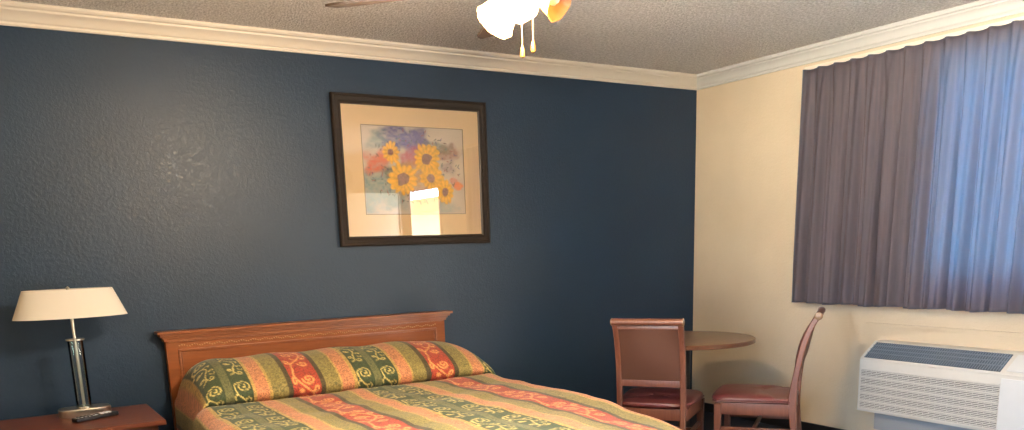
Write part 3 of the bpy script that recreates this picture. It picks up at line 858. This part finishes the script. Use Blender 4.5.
# ---------------------------------------------------------------- air conditioner
AY1, AW = -1.735, 1.07
AY0 = AY1 - AW
ac = thing('air_conditioner', 'cream through-wall air conditioner with grey top vent under the curtain', 'air conditioner', (0, (AY0 + AY1) / 2, .30))
cy_ = ac.location.y
ZA0, ZF, ZT = .272 - .30, .612 - .30, .705 - .30
XF = -.235; XT = -.085
def yloc(y): return y - cy_
# main cover: profile in XZ extruded along y
pf = [(0, ZA0 + .03), (-.20, ZA0), (XF + .004, ZA0 + .002), (XF, ZA0 + .010), (XF, ZF - .012), (XF + .006, ZF), (XT - .012, ZT - .002), (XT, ZT), (0, ZT)]
bm = bmesh.new(); add_loft(bm, [[(x, y, z) for x, z in pf] for y in (yloc(AY0), yloc(AY1))])
cv = obj('cover', bm, M['ac_body'], ac, 30)
# grille slats: ribs with dark recess behind, interrupted like a basket weave
GY1, GY0 = AY1 - .015, AY1 - .875
gz0, gz1 = ZA0 + .022, ZF - .068
box('grille_recess', XF - .0015, XF + .004, yloc(GY0), yloc(GY1), gz0, gz1, M['ac_slot'], ac, bev=0)
bm = bmesh.new()
nr = 25
for i in range(nr + 1):
    z = gz0 + (gz1 - gz0) * i / nr
    th = .0045 if i % 5 == 0 else .0026
    add_box(bm, XF - (.008 if i % 5 == 0 else .005), XF + .001, yloc(GY0), yloc(GY1), z - th, z + th)
nv = 24
for k in range(nv + 1):
    y = GY0 + (GY1 - GY0) * k / nv
    for i in range(0, nr, 2):
        z = gz0 + (gz1 - gz0) * (i + (k % 2)) / nr
        add_box(bm, XF - .003, XF + .001, yloc(y) - .0014, yloc(y) + .0014, z, min(gz1, z + (gz1 - gz0) / nr))
obj('front_grille', bm, M['ac_body'], ac, 30)
# sloped top vent
slope = math.atan2(ZT - .002 - ZF, XT - .012 - XF - .006); L = math.hypot(ZT - .002 - ZF, XT - .018 - XF)
Ms = Matrix.Translation((XF + .006, 0, ZF)) @ Matrix.Rotation(-slope, 4, 'Y')
VY1, VY0 = AY1 - .022, AY1 - .865
bm = bmesh.new(); add_box(bm, .004, L - .012, yloc(VY0), yloc(VY1), -.002, .003, 0, 1, Ms)
tv = obj('top_vent', bm, M['ac_mesh'], ac); tv['label'] = 'grey blue slatted air outlet'
bm = bmesh.new()
for k in range(56):
    y = VY0 + (VY1 - VY0) * (k + .5) / 56
    add_box(bm, .005, L - .014, yloc(y) - .0022, yloc(y) + .0022, .003, .0075, 0, 1, Ms)
for t in (.045, .08, .115): add_box(bm, t, t + .004, yloc(VY0), yloc(VY1), .003, .0085, 0, 1, Ms)
obj('vent_vane', bm, M['ac_vane'], tv)['kind'] = 'stuff'
bm = bmesh.new(); add_box(bm, XF - .003, XF + .012, yloc(AY0 + .005), yloc(AY1 - .004), ZF - .018, ZF - .006, .004, 2); obj('front_lip', bm, M['ac_body'], ac)
bm = bmesh.new(); add_box(bm, .01, L - .015, yloc(AY0 + .03), yloc(VY0 - .03), .000, .010, .006, 3, Ms); cp = obj('control_door', bm, M['ac_panel'], ac)
box('side_panel', XF - .006, XF + .004, yloc(AY0 + .004), yloc(GY0 - .006), ZA0 + .012, ZF - .03, M['ac_panel'], ac, bev=.003)
box('badge', XF - .005, XF - .002, yloc(-2.225) - .02, yloc(-2.225) + .02, ZF - .016, ZF - .008, M['nickel'], ac, bev=.001)
box('shade_sleeve', -.155, 0, yloc(AY0 + .03), yloc(AY1 - .07), ZA0 - .12, ZA0 + .012, M['ac_shade_sleeve'], ac, bev=.003)  # grey sleeve box standing in for the shadow beneath the unit

# ---------------------------------------------------------------- ceiling fan with light kit
fx, fy = -3.245, -2.566
fan = thing('ceiling_fan', 'ceiling fan with brown blades and a cluster of frosted glass lights', 'ceiling fan', (fx, fy, ZC))
def fz(z): return z - ZC
bm = bmesh.new(); add_lathe(bm, [(.02, fz(2.52)), (.055, fz(2.53)), (.068, fz(2.56)), (.07, 0)], 32); obj('canopy', bm, M['brass'], fan)
bm = bmesh.new(); add_lathe(bm, [(.013, fz(2.38)), (.013, fz(2.53))], 16); obj('downrod', bm, M['brass'], fan)
bm = bmesh.new(); add_lathe(bm, [(.03, fz(2.395)), (.09, fz(2.38)), (.115, fz(2.34)), (.118, fz(2.27)), (.10, fz(2.235)), (.07, fz(2.225)), (.03, fz(2.22))][::-1], 36); obj('motor_housing', bm, M['brass'], fan)
BZ = 2.195
for a in (132, 68, -30, -92, -160):
    R_ = Matrix.Rotation(math.radians(a), 4, 'Z') @ Matrix.Translation((0, 0, fz(BZ))) @ Matrix.Rotation(math.radians(-11), 4, 'X')
    bm = bmesh.new(); outl = []
    for t in np.linspace(0, 1, 14):
        x = .17 + .52 * t; hw = .048 + .018 * t
        if t > .93: hw -= .02 * ((t - .93) / .07) ** 2
        outl.append((x, hw))
    ring = [(x, h) for x, h in outl] + [(x, -h) for x, h in outl[::-1]]
    top = [bm.verts.new((x, y, .004)) for x, y in ring]; bot = [bm.verts.new((x, y, -.004)) for x, y in ring]
    bm.faces.new(top); bm.faces.new(bot[::-1])
    for i in range(len(ring)):
        j = (i + 1) % len(ring); bm.faces.new((top[i], bot[i], bot[j], top[j]))
    bl = obj('blade', bm, M['fan_wood'], fan, 30); bl.data.transform(R_)
    bm = bmesh.new(); add_box(bm, .09, .20, -.018, .018, -.009, -.004, .002); add_box(bm, .19, .25, -.035, .035, -.009, -.004, .002)
    ir = obj('blade_iron', bm, M['brass'], bl, 30); ir.data.transform(R_)
bm = bmesh.new(); add_lathe(bm, [(.005, fz(2.12)), (.04, fz(2.125)), (.055, fz(2.14)), (.055, fz(2.175)), (.045, fz(2.20)), (.03, fz(2.225))], 32); lk = obj('light_kit', bm, M['brass'], fan)
shade_az = (-130, -64, 100)
for k, a in enumerate(shade_az):
    tilt = math.radians(58)
    R_ = Matrix.Translation((.04 * math.cos(math.radians(a)), .04 * math.sin(math.radians(a)), fz(2.175))) @ Matrix.Rotation(math.radians(a), 4, 'Z') @ Matrix.Rotation(PI - tilt, 4, 'Y')
    # bell glass: local +z = axis outward
    sk = .86 if k == 1 else .97
    R_ = R_ @ Matrix.Scale(sk, 4)
    bm = bmesh.new(); rings = []
    profl = [(.024, .03), (.034, .042), (.050, .065), (.058, .090), (.063, .112), (.072, .130)]
    full = profl + [(r - .003, z) for r, z in profl[::-1]]
    for r, z in full:
        rings.append([(r * (1 + (.03 * math.cos(8 * 2 * PI * i / 48) if z > .11 else 0)) * math.cos(2 * PI * i / 48), r * (1 + (.03 * math.cos(8 * 2 * PI * i / 48) if z > .11 else 0)) * math.sin(2 * PI * i / 48), z) for i in range(48)])
    rings.append(rings[0])
    add_loft(bm, rings, cap=False); bmesh.ops.remove_doubles(bm, verts=bm.verts, dist=1e-5)
    s_ = obj('lamp_shade', bm, M['shade_dim'] if k == 1 else M['shade_lit'], fan, 60); s_.data.transform(R_)
    s_['label'] = 'dim amber glass shade' if k == 1 else 'brightly lit glass shade'
    bm = bmesh.new(); add_lathe(bm, [(.016, -.01), (.026, .0), (.027, .035), (.022, .04)], 24); h = obj('shade_holder', bm, M['brass'], fan); h.data.transform(R_)
    bm = bmesh.new(); add_lathe(bm, [(.010, .038), (.016, .055), (.026, .085), (.024, .105), (.010, .118)], 20); b2 = obj('bulb', bm, M['bulb'] if k != 1 else plain('dark_bulb', (.8, .75, .65), .3), fan); b2.data.transform(R_)
    if k != 1:
        ld = bpy.data.lights.new('bulb_light', 'POINT'); ld.energy = 200 if k == 0 else 90; ld.color = (1, .87, .70); ld.shadow_soft_size = .04
        lo = bpy.data.objects.new('bulb_light', ld); C.objects.link(lo)
        lo.location = Vector((fx, fy, ZC)) + (R_ @ Vector((0, 0, .124)))
for (dx, dy, zt, zb) in ((-.027, -.026, 2.13, 1.965), (.018, -.022, 2.13, 1.985)):
    bm = bmesh.new(); add_tube(bm, [(dx, dy, fz(zt)), (dx, dy, fz(zb + .03))], .0016, 6); pc = obj('pull_chain', bm, M['cord'], fan)
    bm = bmesh.new(); add_lathe(bm, [(.002, fz(zb + .035)), (.005, fz(zb + .028)), (.008, fz(zb + .01)), (.007, fz(zb)), (.002, fz(zb - .004))], 16, cx=dx, cy=dy); obj('pull_fob', bm, M['fob'], pc)

# ---------------------------------------------------------------- daylight
wd = bpy.data.worlds.new('World'); bpy.context.scene.world = wd; wd.use_nodes = True
bg = wd.node_tree.nodes['Background']; bg.inputs['Color'].default_value = (.72, .86, 1.0, 1); bg.inputs['Strength'].default_value = 57.0
nt = wd.node_tree                      # daylight outside: bluish sky above the horizon, glow added below to light the ceiling
tc = nt.nodes.new('ShaderNodeTexCoord'); sx = nt.nodes.new('ShaderNodeSeparateXYZ'); nt.links.new(tc.outputs['Generated'], sx.inputs[0])
mr = nt.nodes.new('ShaderNodeMapRange'); mr.inputs['From Min'].default_value = -1; mr.inputs['From Max'].default_value = 1; nt.links.new(sx.outputs['Z'], mr.inputs['Value'])
cr = ramp(nt, mr.outputs[0], [(.0, (1.0, .93, .80)), (.49, (1.0, .93, .80)), (.51, (.25, .31, .39)), (1.0, (.16, .25, .38))])
nt.links.new(cr, bg.inputs['Color'])
def portal(y0, y1, z0, z1):
    l = bpy.data.lights.new('portal', 'AREA'); l.shape = 'RECTANGLE'; l.size = y1 - y0; l.size_y = z1 - z0; l.cycles.is_portal = True
    o = bpy.data.objects.new('portal', l); C.objects.link(o); o.location = (T + .02, (y0 + y1) / 2, (z0 + z1) / 2)
    o.rotation_euler = (Matrix(((0, 0, 1), (1, 0, 0), (0, 1, 0)))).to_euler()   # local -z looks to -x
l_ = bpy.data.lights.new('portal', 'AREA'); l_.shape = 'RECTANGLE'; l_.size = VY1 - VY0; l_.size_y = VZ1 - VZ0; l_.cycles.is_portal = True
o_ = bpy.data.objects.new('portal', l_); C.objects.link(o_); o_.location = (XL - T - .02, (VY0 + VY1) / 2, (VZ0 + VZ1) / 2)
o_.rotation_euler = Matrix(((0, 0, -1), (-1, 0, 0), (0, 1, 0))).to_euler()   # local -z looks to +x
portal(WY0, WY1, WZ0, WZ1); portal(DY0, DY1, 0, DZ)

# ---------------------------------------------------------------- camera
cam = bpy.data.cameras.new('camera'); co = bpy.data.objects.new('camera', cam); C.objects.link(co)
r = Vector((0.8479176983, -0.5292867970, -0.0298506845)); u = Vector((0.1387081128, 0.1671590849, 0.9761239162)); f = Vector((0.5116596881, 0.8318132764, -0.2151535193))
mw = Matrix(((r.x, u.x, -f.x, -4.8625), (r.y, u.y, -f.y, -5.04095), (r.z, u.z, -f.z, 1.36764), (0, 0, 0, 1)))
co.matrix_world = mw
cam.sensor_width = 36; cam.lens = 836.995 / 1024 * 36; cam.shift_y = (429.845 - 215) / 1024; cam.clip_start = .05
sc = bpy.context.scene; sc.camera = co
sc.view_settings.view_transform = 'Standard'; sc.view_settings.look = 'None'; sc.view_settings.gamma = 1; sc.view_settings.use_curve_mapping = False
sc.view_settings.exposure = 0.1
sc.cycles.use_denoising = True
sc.cycles.max_bounces = 8; sc.cycles.sample_clamp_indirect = 12.
sc.cycles.caustics_reflective = False; sc.cycles.caustics_refractive = False
